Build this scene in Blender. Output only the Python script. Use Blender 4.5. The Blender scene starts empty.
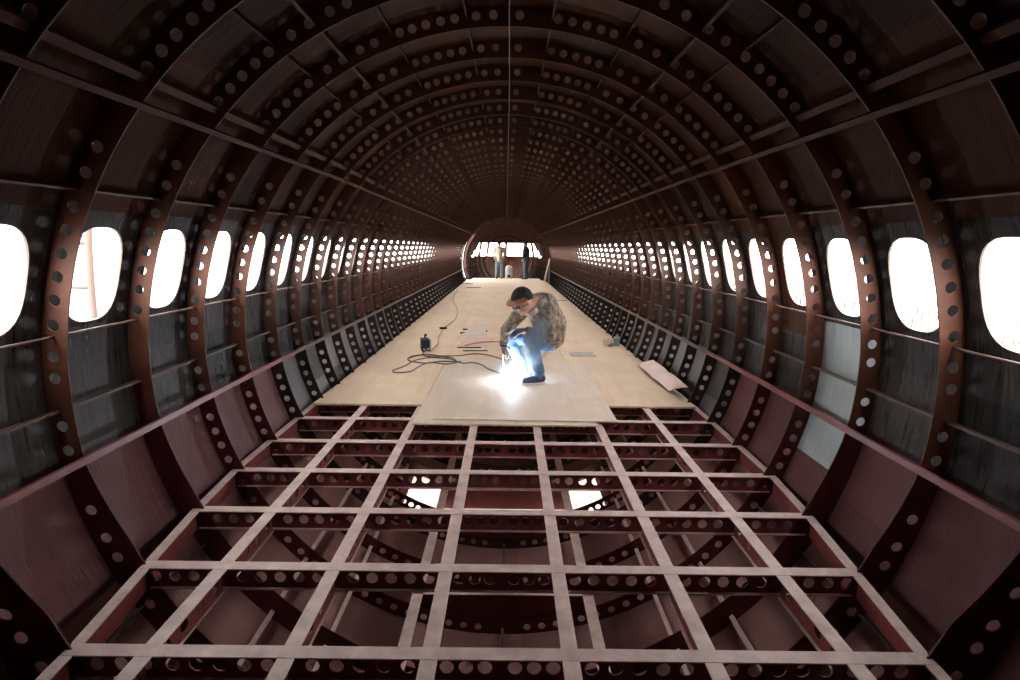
import bpy, bmesh, math, random
from mathutils import Vector, Matrix, noise
random.seed(7)
PI = math.pi; R = math.radians
scene = bpy.context.scene
COL = scene.collection
Y0, S = 2.302, .533            # first arch plane in view, arch spacing
RS, RI = 1.98, 1.872           # skin radius, inner radius of the arches
ZF = -.799                     # top of the floor grid
K0, K1 = -6, 40
def yk(k): return Y0 + S*k
def bend(y):                   # the long tube sags very slightly towards its nose
    t = max(0., y-4.5); return (-.006*t, -.012*t)
def W(x, y, z):
    a, b = bend(y); return Vector((x+a, y, z+b))
def pol(r, deg, y=0.):
    a = R(deg); return Vector((r*math.sin(a), y, r*math.cos(a)))

# ------------------------------------------------------------------ object helpers
def link(name, me, parent=None, mats=(), smooth=False, loc=None):
    for m in mats: me.materials.append(m)
    if smooth:
        me.polygons.foreach_set('use_smooth', [True]*len(me.polygons))
    o = bpy.data.objects.new(name, me); COL.objects.link(o)
    if parent: o.parent = parent
    if loc is not None: o.location = loc
    return o
def obj(name, bm, mats, parent=None, smooth=False, loc=None):
    me = bpy.data.meshes.new(name); bm.normal_update(); bm.to_mesh(me); bm.free()
    if not isinstance(mats, (list, tuple)): mats = [mats]
    return link(name, me, parent, mats, smooth, loc)
def empty(name, loc, rz=0.):
    o = bpy.data.objects.new(name, None); COL.objects.link(o)
    o.location = loc; o.rotation_euler = (0, 0, rz); o.empty_display_size = .1
    return o
def tag(o, label, cat, group=None, kind=None):
    if label: o['label'] = label
    if cat: o['category'] = cat
    if group: o['group'] = group
    if kind: o['kind'] = kind
    return o
def struct(o, label=None):
    o['kind'] = 'structure'
    if label: o['label'] = label
    return o
def box(bm, a, b, M=None, mi=0):
    vs = []
    for z in (a[2], b[2]):
        for x, y in ((a[0], a[1]), (b[0], a[1]), (b[0], b[1]), (a[0], b[1])):
            v = Vector((x, y, z)); vs.append(bm.verts.new(M @ v if M else v))
    for f in ((3,2,1,0), (4,5,6,7), (0,1,5,4), (1,2,6,5), (2,3,7,6), (3,0,4,7)):
        q = bm.faces.new([vs[i] for i in f]); q.material_index = mi
def frame_of(d, up=Vector((0,0,1))):
    d = d.normalized()
    if abs(d.dot(up)) > .97: up = Vector((1,0,0))
    s = d.cross(up).normalized(); return s, s.cross(d).normalized()
def tube(bm, pts, r, n=8, caps=True, mi=0):
    pts = [Vector(p) for p in pts]; rr = r if isinstance(r, (list, tuple)) else [r]*len(pts)
    rings = []
    for i, p in enumerate(pts):
        d = pts[min(i+1, len(pts)-1)] - pts[max(i-1, 0)]
        s, u = frame_of(d)
        rings.append([bm.verts.new(p + s*(rr[i]*math.cos(2*PI*j/n)) + u*(rr[i]*math.sin(2*PI*j/n))) for j in range(n)])
    for a, b in zip(rings, rings[1:]):
        for j in range(n):
            f = bm.faces.new((a[j], a[(j+1) % n], b[(j+1) % n], b[j])); f.material_index = mi; f.smooth = True
    if caps:
        bm.faces.new(rings[0][::-1]).material_index = mi; bm.faces.new(rings[-1]).material_index = mi
def capsule(bm, p, q, r0, r1, n=14, m=5):
    p, q = Vector(p), Vector(q); d = q-p; L = d.length
    d = d/L if L > 1e-6 else Vector((0,0,1))
    pts, rr = [], []
    for i in range(m+1):
        a = PI/2*(1-i/m); pts.append(p - d*(r0*math.sin(a))); rr.append(max(r0*math.cos(a), 1e-3))
    for i in range(m+1):
        a = PI/2*i/m; pts.append(q + d*(r1*math.sin(a))); rr.append(max(r1*math.cos(a), 1e-3))
    s, u = frame_of(d); rings = []
    for c, r_ in zip(pts, rr):
        rings.append([bm.verts.new(c + s*(r_*math.cos(2*PI*j/n)) + u*(r_*math.sin(2*PI*j/n))) for j in range(n)])
    for a, b in zip(rings, rings[1:]):
        for j in range(n): bm.faces.new((a[j], a[(j+1) % n], b[(j+1) % n], b[j]))
    bm.faces.new(rings[0][::-1]); bm.faces.new(rings[-1])
def ellip(bm, c, rad, M=None, nu=18, nv=12):
    mat = Matrix.Translation(c) @ (M.to_4x4() if M else Matrix.Identity(4)) @ Matrix.Diagonal((*rad, 1))
    bmesh.ops.create_uvsphere(bm, u_segments=nu, v_segments=nv, radius=1, matrix=mat)

# ------------------------------------------------------------------ materials
def mat(name, color, rough=.6, metal=0., var=.0, vscale=6., bump=0., bscale=40., streak=None, color2=None, spec=.5):
    m = bpy.data.materials.new(name); m.use_nodes = True; nt = m.node_tree; N, L = nt.nodes, nt.links
    b = N['Principled BSDF']; b.inputs['Roughness'].default_value = rough; b.inputs['Metallic'].default_value = metal
    b.inputs['Specular IOR Level'].default_value = spec
    b.inputs['Base Color'].default_value = (*color, 1)
    tc = N.new('ShaderNodeTexCoord')
    if var or color2:
        n = N.new('ShaderNodeTexNoise'); n.inputs['Scale'].default_value = vscale; n.inputs['Detail'].default_value = 6; n.inputs['Roughness'].default_value = .62
        L.new(tc.outputs['Object'], n.inputs['Vector'])
        cr = N.new('ShaderNodeValToRGB'); L.new(n.outputs['Fac'], cr.inputs['Fac'])
        c2 = color2 or tuple(c*(1-var) for c in color)
        cr.color_ramp.elements[0].position = .36; cr.color_ramp.elements[1].position = .66
        cr.color_ramp.elements[0].color = (*c2, 1); cr.color_ramp.elements[1].color = (*color, 1)
        L.new(cr.outputs['Color'], b.inputs['Base Color'])
    if bump:
        n2 = N.new('ShaderNodeTexNoise'); n2.inputs['Scale'].default_value = bscale; n2.inputs['Detail'].default_value = 4
        mp = N.new('ShaderNodeMapping'); L.new(tc.outputs['Object'], mp.inputs['Vector'])
        if streak: mp.inputs['Scale'].default_value = streak
        L.new(mp.outputs['Vector'], n2.inputs['Vector'])
        bp = N.new('ShaderNodeBump'); bp.inputs['Strength'].default_value = bump; bp.inputs['Distance'].default_value = .01
        L.new(n2.outputs['Fac'], bp.inputs['Height']); L.new(bp.outputs['Normal'], b.inputs['Normal'])
    return m
def emit(name, color, strength):
    m = bpy.data.materials.new(name); m.use_nodes = True; nt = m.node_tree
    b = nt.nodes['Principled BSDF']; b.inputs['Base Color'].default_value = (*color, 1)
    b.inputs['Emission Color'].default_value = (*color, 1); b.inputs['Emission Strength'].default_value = strength
    return m
def skin_mat(name, ca, cb, rough, metal, streaky=.5, panel=.35, cc=None, spec=.5):
    """steel plate: every bay is a plate of its own tone, with streaky reflections round the plate put into its colour"""
    m = bpy.data.materials.new(name); m.use_nodes = True; nt = m.node_tree; N, L = nt.nodes, nt.links
    b = N['Principled BSDF']; b.inputs['Metallic'].default_value = metal; b.inputs['Specular IOR Level'].default_value = spec
    tc = N.new('ShaderNodeTexCoord'); sp = N.new('ShaderNodeSeparateXYZ'); L.new(tc.outputs['Object'], sp.inputs[0])
    def M(op, a, c=None):
        n = N.new('ShaderNodeMath'); n.operation = op
        for i, v in enumerate((a, c)):
            if v is None: continue
            if isinstance(v, (int, float)): n.inputs[i].default_value = v
            else: L.new(v, n.inputs[i])
        return n.outputs[0]
    ang = M('ARCTAN2', sp.outputs['X'], sp.outputs['Z'])
    bay = M('FLOOR', M('DIVIDE', M('SUBTRACT', sp.outputs['Y'], Y0), S))
    seg = M('FLOOR', M('MULTIPLY', ang, 2.6))
    cv = N.new('ShaderNodeCombineXYZ'); L.new(bay, cv.inputs[0]); L.new(seg, cv.inputs[1])
    wn = N.new('ShaderNodeTexWhiteNoise'); wn.noise_dimensions = '2D'; L.new(cv.outputs[0], wn.inputs['Vector'])
    sv = N.new('ShaderNodeCombineXYZ'); L.new(M('MULTIPLY', sp.outputs['Y'], 45.), sv.inputs[0]); L.new(M('MULTIPLY', ang, 5.), sv.inputs[1])
    st = N.new('ShaderNodeTexNoise'); st.inputs['Scale'].default_value = 1.; st.inputs['Detail'].default_value = 8; st.inputs['Roughness'].default_value = .7
    L.new(sv.outputs[0], st.inputs['Vector'])
    bl = N.new('ShaderNodeTexNoise'); bl.inputs['Scale'].default_value = 3.2; bl.inputs['Detail'].default_value = 5
    L.new(tc.outputs['Object'], bl.inputs['Vector'])
    f = M('ADD', M('MULTIPLY', wn.outputs['Value'], panel), M('ADD', M('MULTIPLY', M('SUBTRACT', st.outputs['Fac'], .5), streaky*1.6), M('MULTIPLY', M('SUBTRACT', bl.outputs['Fac'], .28), .8)))  # streaks carry reflected highlights into the base colour too
    cr = N.new('ShaderNodeValToRGB'); L.new(f, cr.inputs['Fac'])
    cr.color_ramp.elements[0].position = .1; cr.color_ramp.elements[1].position = .75
    cr.color_ramp.elements[0].color = (*ca, 1); cr.color_ramp.elements[1].color = (*cb, 1)
    if cc:
        e = cr.color_ramp.elements.new(.95); e.color = (*cc, 1)
    L.new(cr.outputs['Color'], b.inputs['Base Color'])
    rr = N.new('ShaderNodeMapRange'); L.new(st.outputs['Fac'], rr.inputs['Value'])
    rr.inputs['From Min'].default_value = .35; rr.inputs['From Max'].default_value = .65
    rr.inputs['To Min'].default_value = rough-.12; rr.inputs['To Max'].default_value = rough+.15
    L.new(rr.outputs[0], b.inputs['Roughness'])
    bp = N.new('ShaderNodeBump'); bp.inputs['Strength'].default_value = .8; bp.inputs['Distance'].default_value = .012
    L.new(st.outputs['Fac'], bp.inputs['Height']); L.new(bp.outputs['Normal'], b.inputs['Normal'])
    return m

M_ceil = skin_mat('rusted plate', (.024,.0095,.0055), (.092,.033,.016), .55, .0, .35, .5, None, .12)
M_side = skin_mat('oily mill plate', (.005,.0042,.004), (.070,.060,.055), .32, .35, .9, .4, None, .35)
M_low = skin_mat('red primed plate', (.115,.040,.042), (.20,.078,.076), .5, 0., .25, .3, None, .25)
M_under = skin_mat('red primed plate lightened as lit', (.22,.105,.098), (.36,.19,.175), .55, 0., .3, .3, None, .25)  # red plate below the floor, made paler to imitate light reaching it
M_far = skin_mat('grey mill plate', (.04,.035,.033), (.22,.20,.19), .42, .1, .5, .5, None, .3)
M_pale = skin_mat('pale blue grey plate', (.36,.42,.44), (.70,.78,.80), .42, .35, .5, .2)  # paler blue grey plate for a single bay on the right
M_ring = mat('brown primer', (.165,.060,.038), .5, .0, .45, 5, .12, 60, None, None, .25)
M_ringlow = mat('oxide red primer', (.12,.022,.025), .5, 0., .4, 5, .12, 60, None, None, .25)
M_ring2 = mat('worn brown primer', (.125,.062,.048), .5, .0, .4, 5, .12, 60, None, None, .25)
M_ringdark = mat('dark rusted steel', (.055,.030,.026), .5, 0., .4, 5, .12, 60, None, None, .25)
M_web = mat('beam oxide red', (.26,.053,.055), .5, 0., .4, 7, .1, 60)
M_flange = mat('pale primer lightened as lit', (.72,.55,.51), .5, 0., 0, 9, .12, 50, None, (.52,.37,.35))  # beam primer; light falling on the flanges put into its paler colour
M_rail = mat('red painted rail', (.27,.065,.07), .42, 0., .35, 8, .08, 60)
M_rail2 = mat('brown painted rail', (.10,.044,.030), .6, 0., .35, 8, .08, 60, None, None, .12)
M_bar = mat('worn bar steel', (.16,.105,.085), .5, .2, .4, 12, .08, 60, None, None, .2)
M_wire = mat('pale cord', (.26,.26,.28), .6)
M_edge = mat('cut edge steel', (.16,.13,.12), .5, .4)
M_white = mat('white enamel', (.8,.82,.85), .35)
M_black = mat('black rubber', (.02,.02,.022), .5)
M_cable = mat('dark cable sheath', (.09,.08,.08), .5)
M_red = mat('red hose', (.55,.22,.17), .5)
M_grey = mat('grey blue painted steel', (.33,.40,.44), .45, .2, .25, 20)
M_dark = mat('charcoal plastic', (.016,.018,.02), .6, 0, 0, 6, 0, 40, None, None, .15)
M_card = mat('pinkish cardboard', (.74,.53,.46), .85, 0, .12, 14)
M_paper = mat('pale paper', (.72,.60,.50), .85, 0, .08, 14)
M_steel = mat('light steel strip', (.50,.44,.39), .5, .1, .3, 20)
M_cable_t = M_cable

def wood(name, a, b, c):
    m = bpy.data.materials.new(name); m.use_nodes = True; nt = m.node_tree; N, L = nt.nodes, nt.links
    bs = N['Principled BSDF']; bs.inputs['Roughness'].default_value = .62
    tc = N.new('ShaderNodeTexCoord'); mp = N.new('ShaderNodeMapping'); mp.inputs['Scale'].default_value = (9., .8, 1.)
    L.new(tc.outputs['Object'], mp.inputs['Vector'])
    n = N.new('ShaderNodeTexNoise'); n.inputs['Scale'].default_value = 1.; n.inputs['Detail'].default_value = 7; n.inputs['Distortion'].default_value = 1.2
    L.new(mp.outputs['Vector'], n.inputs['Vector'])
    g = N.new('ShaderNodeValToRGB'); L.new(n.outputs['Fac'], g.inputs['Fac'])
    g.color_ramp.elements[0].position = .35; g.color_ramp.elements[1].position = .65
    g.color_ramp.elements[0].color = (*a, 1); g.color_ramp.elements[1].color = (*b, 1)
    d = N.new('ShaderNodeTexNoise'); d.inputs['Scale'].default_value = 1.5; d.inputs['Detail'].default_value = 9; d.inputs['Roughness'].default_value = .7
    L.new(tc.outputs['Object'], d.inputs['Vector'])
    dr = N.new('ShaderNodeValToRGB'); L.new(d.outputs['Fac'], dr.inputs['Fac'])
    dr.color_ramp.elements[0].position = .42; dr.color_ramp.elements[1].position = .60
    dr.color_ramp.elements[0].color = (.55,.55,.55,1); dr.color_ramp.elements[1].color = (0,0,0,1)
    mx = N.new('ShaderNodeMixRGB'); L.new(dr.outputs['Color'], mx.inputs['Fac'])
    L.new(g.outputs['Color'], mx.inputs[1]); mx.inputs[2].default_value = (*c, 1)
    L.new(mx.outputs['Color'], bs.inputs['Base Color'])
    return m
M_ply = wood('plywood deck', (.74,.54,.37), (.82,.62,.44), (.63,.47,.35))
M_ply2 = wood('dusty plywood', (.72,.57,.45), (.80,.65,.53), (.62,.49,.39))

# ------------------------------------------------------------------ plates with holes
def hole_cell(bm, outer, c, hr, place, n=14, e=2.0, mi=0):
    """flat cell [u0,u1]x[v0,v1] with a (super)elliptic opening of half sizes hr round c"""
    u0, u1, v0, v1 = outer; ins, out = [], []; A, B = hr
    pts = [2*PI*i/n for i in range(n)]
    cor = [math.atan2((v-c[1])/B, (u-c[0])/A) % (2*PI) for u, v in ((u1,v1), (u0,v1), (u0,v0), (u1,v0))]
    pts = [t for t in pts if all(abs(t-q) > .3*2*PI/n for q in cor)] + cor
    for t in sorted(pts):
        ct, st = math.cos(t), math.sin(t); d = (abs(ct)**e + abs(st)**e)**(-1/e)
        ins.append(bm.verts.new(place(c[0]+A*ct*d, c[1]+B*st*d)))
        k = 1e9; dx, dy = A*ct, B*st
        if dx > 1e-9: k = min(k, (u1-c[0])/dx)
        if dx < -1e-9: k = min(k, (u0-c[0])/dx)
        if dy > 1e-9: k = min(k, (v1-c[1])/dy)
        if dy < -1e-9: k = min(k, (v0-c[1])/dy)
        out.append(bm.verts.new(place(c[0]+k*dx, c[1]+k*dy)))
    m = len(ins)
    for i in range(m):
        j = (i+1) % m
        bm.faces.new((ins[i], out[i], out[j], ins[j])).material_index = mi
def quad(bm, u0, u1, v0, v1, place, mi=0):
    bm.faces.new([bm.verts.new(place(u, v)) for u, v in ((u0,v0), (u1,v0), (u1,v1), (u0,v1))]).material_index = mi

# arch (ring frame): hole angles from the crown, right side and left side
HR = [1.7, 8.2, 10.6, 13.1, 15.5, 17.8, 22.3, 25.7, 29.4, 32.4, 36.0, 38.6, 41.0, 43.5, 46.2, 57.8, 61.2, 65.6, 68.7, 71.6, 74.6, 77.6, 80.9, 84.9, 87.8, 94.2, 97.5]
HL = [2.7, 5.6, 9.2, 11.6, 14.1, 16.5, 18.7, 23.3, 26.0, 29.4, 32.4, 36.4, 38.9, 41.5, 44.0, 46.6, 57.8, 61.2, 65.7, 68.7, 71.7, 74.7, 77.7, 80.9, 84.9, 87.8, 94.2, 97.5]
LOWB = [106.1, 110.4, 113.5, 117.5,121.5,125.5,132,135.5,139,142.5,151,154.2,157.4,160.6,163.8,169,172,175]
LOWH = [103.4, 106.3, 109.2, 112.3, 117.5, 121.5, 125.5, 132, 135.5, 139, 142.5, 151, 154.2, 157.4, 160.6, 163.8, 169, 172, 175]
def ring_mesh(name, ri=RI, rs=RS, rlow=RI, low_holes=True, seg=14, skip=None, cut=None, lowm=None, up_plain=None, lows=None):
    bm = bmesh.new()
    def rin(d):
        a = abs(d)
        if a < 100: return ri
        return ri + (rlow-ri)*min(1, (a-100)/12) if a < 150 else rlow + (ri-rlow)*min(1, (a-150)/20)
    def place(u, v):                       # u angle, v 0 inner..1 outer
        r0 = rin(u); return pol(r0 + (rs-r0)*v, u)
    hs = [a for a in HR] + [-a for a in HL]
    lw = lows or LOWH
    if low_holes: hs += lw + [-a for a in lw]
    hs = sorted(hs)
    if skip: hs = [h for h in hs if not (skip[0]-2 < abs(h) < skip[1]+2)]
    if up_plain: hs = [h for h in hs if not (up_plain[0] < h < up_plain[1])]
    if cut: hs = [h for h in hs if abs(h) < cut-1]
    hw = .95
    def fill(a, b):
        n = max(1, math.ceil((b-a)/3.0))
        for i in range(n):
            u0, u1 = a+(b-a)*i/n, a+(b-a)*(i+1)/n
            c = (u0+u1)/2
            if skip and skip[0] < abs(c) < skip[1]: continue
            if cut and abs(c) > cut: continue
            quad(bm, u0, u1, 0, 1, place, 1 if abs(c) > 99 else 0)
    cur = -180.
    for h in hs:
        a, b = max(h-hw-.15, cur), h+hw+.15
        if a > cur+1e-6: fill(cur, a)
        r0 = rin(h); dep = rs-r0; vc = .56 if dep < .12 else .60
        hr_ = .0248*(rs/RS)
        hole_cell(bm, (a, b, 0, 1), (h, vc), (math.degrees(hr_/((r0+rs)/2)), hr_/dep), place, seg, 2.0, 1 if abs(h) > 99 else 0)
        cur = b
    fill(cur, 180.)
    bmesh.ops.remove_doubles(bm, verts=bm.verts, dist=1e-4)
    # thickness
    geo = bmesh.ops.extrude_face_region(bm, geom=bm.faces[:])
    bmesh.ops.translate(bm, verts=[v for v in geo['geom'] if isinstance(v, bmesh.types.BMVert)], vec=(0, .006, 0))
    bmesh.ops.recalc_face_normals(bm, faces=bm.faces[:])
    me = bpy.data.meshes.new(name); bm.to_mesh(me); bm.free()
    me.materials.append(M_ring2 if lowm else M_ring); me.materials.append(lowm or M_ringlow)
    return me
ORD = ['first','second','third','fourth','fifth','sixth','seventh','eighth','ninth','tenth','eleventh','twelfth','thirteenth','fourteenth','fifteenth','sixteenth','seventeenth','eighteenth','nineteenth']
TENS = {20:('twentieth','twenty'), 30:('thirtieth','thirty'), 40:('fortieth','forty'), 50:('fiftieth','fifty')}
def ordinal(n):
    if n < 20: return ORD[n-1]
    t, u = n//10*10, n % 10
    return TENS[t][0] if u == 0 else TENS[t][1]+'-'+ORD[u-1]
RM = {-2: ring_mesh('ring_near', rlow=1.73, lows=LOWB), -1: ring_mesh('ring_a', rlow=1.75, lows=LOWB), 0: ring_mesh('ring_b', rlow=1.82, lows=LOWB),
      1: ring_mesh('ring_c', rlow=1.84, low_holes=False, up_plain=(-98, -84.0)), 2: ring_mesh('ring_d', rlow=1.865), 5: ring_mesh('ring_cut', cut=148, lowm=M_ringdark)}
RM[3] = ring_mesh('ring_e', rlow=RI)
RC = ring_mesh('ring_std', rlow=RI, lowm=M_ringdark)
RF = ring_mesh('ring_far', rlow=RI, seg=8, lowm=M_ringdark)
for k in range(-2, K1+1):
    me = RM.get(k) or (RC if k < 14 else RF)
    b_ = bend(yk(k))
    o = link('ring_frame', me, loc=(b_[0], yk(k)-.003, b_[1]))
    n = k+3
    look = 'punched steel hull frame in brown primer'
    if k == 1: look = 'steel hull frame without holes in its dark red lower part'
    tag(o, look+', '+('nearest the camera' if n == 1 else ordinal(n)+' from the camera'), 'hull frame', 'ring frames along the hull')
# ------------------------------------------------------------------ hull plating
def hull_place(u, v): a = pol(RS, u); return W(a.x, v, a.z)
WA0, WA1 = 66.5, 83.5
WC, WHA, WHY = 75.2, 6.5, .175
def wshape(t, ga=0., gy=0.):
    ct, st = math.cos(t), math.sin(t); e = 2.7
    d = (abs(ct)**e + abs(st)**e)**(-1/e)
    return ((WHA+ga)*ct*d, (WHY+gy)*st*d)
def make_hull(name, a0, a1, windows, mats, pick, holes=()):
    bm = bmesh.new()
    for k in range(K0, K1):
        y0, y1 = yk(k), yk(k+1)
        if windows:
            sg = 1 if a0 > 0 else -1
            c = ((WA0+WA1)/2*sg)
            u0, u1 = sorted((WA0*sg, WA1*sg))
            win = k >= -1 and k <= 38
            if win:
                hole_cell(bm, (u0, u1, y0, y1), (WC*sg, (y0+y1)/2), (WHA, WHY), hull_place, 44 if k < 14 else 20, 2.7, pick(k, WC*sg))
            else:
                for i in range(6): quad(bm, u0+(u1-u0)*i/6, u0+(u1-u0)*(i+1)/6, y0, y1, hull_place, pick(k, WC*sg))
            rngs = [(a0, u0), (u1, a1)]
        else: rngs = [(a0, a1)]
        for ra, rb in rngs:
            n = max(1, math.ceil((rb-ra)/2.2))
            for i in range(n):
                p, q = ra+(rb-ra)*i/n, ra+(rb-ra)*(i+1)/n; c = (p+q)/2
                for ya_, yb_ in (((y0, y0+.31), (y0+.31, y1)) if holes else ((y0, y1),)):
                    if any(h[0] < abs(c) < h[1] and h[2] <= yb_ and ya_ < h[3]-.01 and ya_ > h[2]-.02 for h in holes): continue
                    quad(bm, p, q, ya_, yb_, hull_place, pick(k, c))
    bmesh.ops.remove_doubles(bm, verts=bm.verts, dist=1e-4)
    # normals inward
    bm.normal_update()
    for f in bm.faces:
        c = f.calc_center_median()
        if f.normal.dot(Vector((-c.x, 0, -c.z))) < 0: f.normal_flip()
    o = obj(name, bm, mats, smooth=True)
    md = o.modifiers.new('thick', 'SOLIDIFY'); md.thickness = .008; md.offset = -1
    es = o.modifiers.new('e', 'EDGE_SPLIT'); es.split_angle = R(35)
    return struct(o)
pk = lambda k, c: (1 if (k == 1 and c > 83) else 0)
make_hull('ceiling', -50.5, 50.5, False, [M_ceil], lambda k, c: 0)
make_hull('wall_left', -99, -50.5, True, [M_side, M_ceil], lambda k, c: 1 if c > -66 or k > 8 else 0)
make_hull('wall_right', 50.5, 99, True, [M_side, M_pale, M_ceil], lambda k, c: 1 if (k == 1 and c > 82) else (2 if c < 66 or k > 8 or (k == 2 and c < 88) else 0))
make_hull('wall_bottom', 99, 261, False, [M_low, M_pale, M_under, M_far], lambda k, c: (1 if (k == 1 and c < 107) else (2 if 116 < c < 244 else (3 if k > 3 else 0))), holes=((151.2, 208.8, yk(4)+.31, yk(6)-.2),))
for k in range(-1, 39):
    for sg, nm in ((-1, 'left'), (1, 'right')):
        bm = bmesh.new(); n = 40 if k < 12 else 18; rings = []
        for ga, gy, rr in ((-.03, -.001, RS-.002), (.12, .004, RS-.002), (.12, .004, RS+.002), (-.03, -.001, RS+.009)):
            rings.append([])
            for i in range(n):
                h = wshape(2*PI*i/n, ga, gy); a = pol(rr, (WC+h[0])*sg)
                rings[-1].append(bm.verts.new(W(a.x, (yk(k)+yk(k+1))/2+h[1], a.z)))
        for i in range(4):
            a, b = rings[i], rings[(i+1) % 4]
            for j in range(n): bm.faces.new((a[j], a[(j+1) % n], b[(j+1) % n], b[j]))
        bmesh.ops.recalc_face_normals(bm, faces=bm.faces[:])
        struct(obj('window_%d' % ((k+1)*2+(1 if sg < 0 else 2)), bm, M_edge))
# tail end of the shell behind the camera
bm = bmesh.new()
c0 = bm.verts.new((0, yk(K0), 0)); rg = [bm.verts.new(pol(RS, 6*i, yk(K0))) for i in range(60)]
for i in range(60): bm.faces.new((c0, rg[i], rg[(i+1) % 60]))
o = obj('wall_back', bm, M_ceil); md = o.modifiers.new('t', 'SOLIDIFY'); md.thickness = .01; struct(o)

# ------------------------------------------------------------------ lengthwise members
def run(name, deg, r, w, h, m, y0, y1, label, cat='stringer', group=None, round_=False, m2=None, ys2=0):
    bm = bmesh.new(); ys = []
    y = y0
    while y < y1: ys.append(y); y += S*2
    ys.append(y1)
    if round_:
        tube(bm, [W(*(pol(r, deg, yy))) for yy in ys], w/2, 8)
    else:
        e = pol(1, deg); t = Vector((e.z, 0, -e.x)); prev = None
        for yy in ys:
            c = W(*pol(r, deg, yy)); cur = [bm.verts.new(c + t*(a*w/2) + e*(b*h/2)) for a, b in ((-1,-1), (1,-1), (1,1), (-1,1))]
            if prev:
                for j in range(4): bm.faces.new((prev[j], prev[(j+1) % 4], cur[(j+1) % 4], cur[j]))
            else: bm.faces.new(cur[::-1])
            prev = cur
        bm.faces.new(prev); bmesh.ops.recalc_face_normals(bm, faces=bm.faces[:])
        
    if m2:
        for f_ in bm.faces:
            if f_.calc_center_median().y > ys2: f_.material_index = 1
    o = obj(name, bm, [m, m2] if m2 else m, smooth=round_)
    return tag(o, label, cat, group)
YA, YB = .4, yk(K1)
for sg, s_ in ((-1, 'left'), (1, 'right')):
    run('rail', 99*sg, RI-.014, .030, .026, M_rail, YA, YB, 'long red rail where the %s wall changes from dark plate to red plate' % s_, 'rail', m2=M_bar, ys2=4.6)
    run('rail', 50.4*sg, RI-.012, .026, .024, M_rail2, YA, YB, 'long brown rail along the shoulder of the %s wall, inner of a pair' % s_, 'rail')
    run('stringer', 47.7*sg, RS-.06, .034, .030, M_rail2, YA, YB, 'wide brown box stringer just above the %s shoulder rail' % s_)
    run('stringer', 82.4*sg, RS-.050, .013, .013, M_bar, YA, YB, 'thin shiny rod running just below the %s windows' % s_, round_=True)
    run('stringer', 92.1*sg, RS-.042, .012, .03, M_bar, YA, YB, 'thin flat bar halfway between the %s windows and the red rail' % s_)
    run('stringer', 63.5*sg, RS-.025, .010, .05, M_bar, YA, YB, 'thin flat bar running just above the %s windows' % s_)
    run('stringer', 28.8*sg, RS-.038, .016, .07, M_rail2, YA, YB, 'bold brown stringer on the %s side of the ceiling, midway from crown to shoulder' % s_)
    run('stringer', 20.0*sg, RS-.022, .008, .04, M_rail2, YA, YB, 'narrow ceiling stringer second from the crown on the %s' % s_)
    run('stringer', 35.3*sg, RS-.022, .008, .04, M_rail2, YA, YB, 'narrow ceiling stringer next below the bold one on the %s' % s_)
    run('stringer', 7.2*sg, RS-.03, .010, .05, M_rail2, YA, YB, 'narrow ceiling stringer next to the crown on the %s' % s_)
    run('stringer', 121.3*sg, RS-.02, .008, .03, M_bar, YA, 8, 'lower hull bar just under the %s edge of the floor grid' % s_)
    run('stringer', 137.3*sg, RS-.035, .026, .02, M_flange, YA, 8, 'pale lower hull bar on the %s, upper of the two seen through the grid' % s_)
    run('stringer', 148.2*sg, RS-.035, .026, .02, M_flange, YA, 8, 'pale lower hull bar on the %s, lower of the two seen through the grid' % s_)
run('stringer', 180, RS-.04, .02, .02, M_bar, YA, 8, 'keel bar along the very bottom of the hull')
bm = bmesh.new(); tube(bm, [W(0, y, RI-.008-.012*math.sin(PI*((y-.4) % 6)/6)) for y in [.4+i*.8 for i in range(29)]], .0035, 6)
tag(obj('cord', bm, M_wire, smooth=True), 'thin pale cord strung along the crown of the ceiling', 'cord')

# ------------------------------------------------------------------ floor grid
BD = .115                                          # beam depth
XS = [-1.278, -.767, -.2555, .2555, .767, 1.278]
def holes_web(bm, u0, u1, z0, z1, centres, r, place):
    cur = u0
    for c in centres:
        a, b = c-r*1.25, c+r*1.25
        if a < cur or b > u1: continue
        if a > cur: quad(bm, cur, a, z0, z1, place)
        hole_cell(bm, (a, b, z0, z1), (c, (z0+z1)/2), (r, r), place, 14)
        cur = b
    quad(bm, cur, u1, z0, z1, place)
    bmesh.ops.remove_doubles(bm, verts=bm.verts, dist=1e-4)
def thicken(bm, vec):
    g = bmesh.ops.extrude_face_region(bm, geom=bm.faces[:])
    bmesh.ops.translate(bm, verts=[v for v in g['geom'] if isinstance(v, bmesh.types.BMVert)], vec=vec)
    bmesh.ops.recalc_face_normals(bm, faces=bm.faces[:])
def edge_x(y):
    P = [(1.0, 1.50), (1.8, 1.56), (2.32, 1.63), (2.85, 1.70), (3.38, 1.745), (30, 1.745)]
    for (a, xa), (b, xb) in zip(P, P[1:]):
        if y <= b: return xa + (xb-xa)*(y-a)/(b-a)
    return 1.745
CR = {-2:'nearest', -1:'second', 0:'third', 1:'fourth', 2:'fifth', 3:'sixth', 4:'seventh', 5:'eighth', 6:'ninth'}
FW = .030
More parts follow.
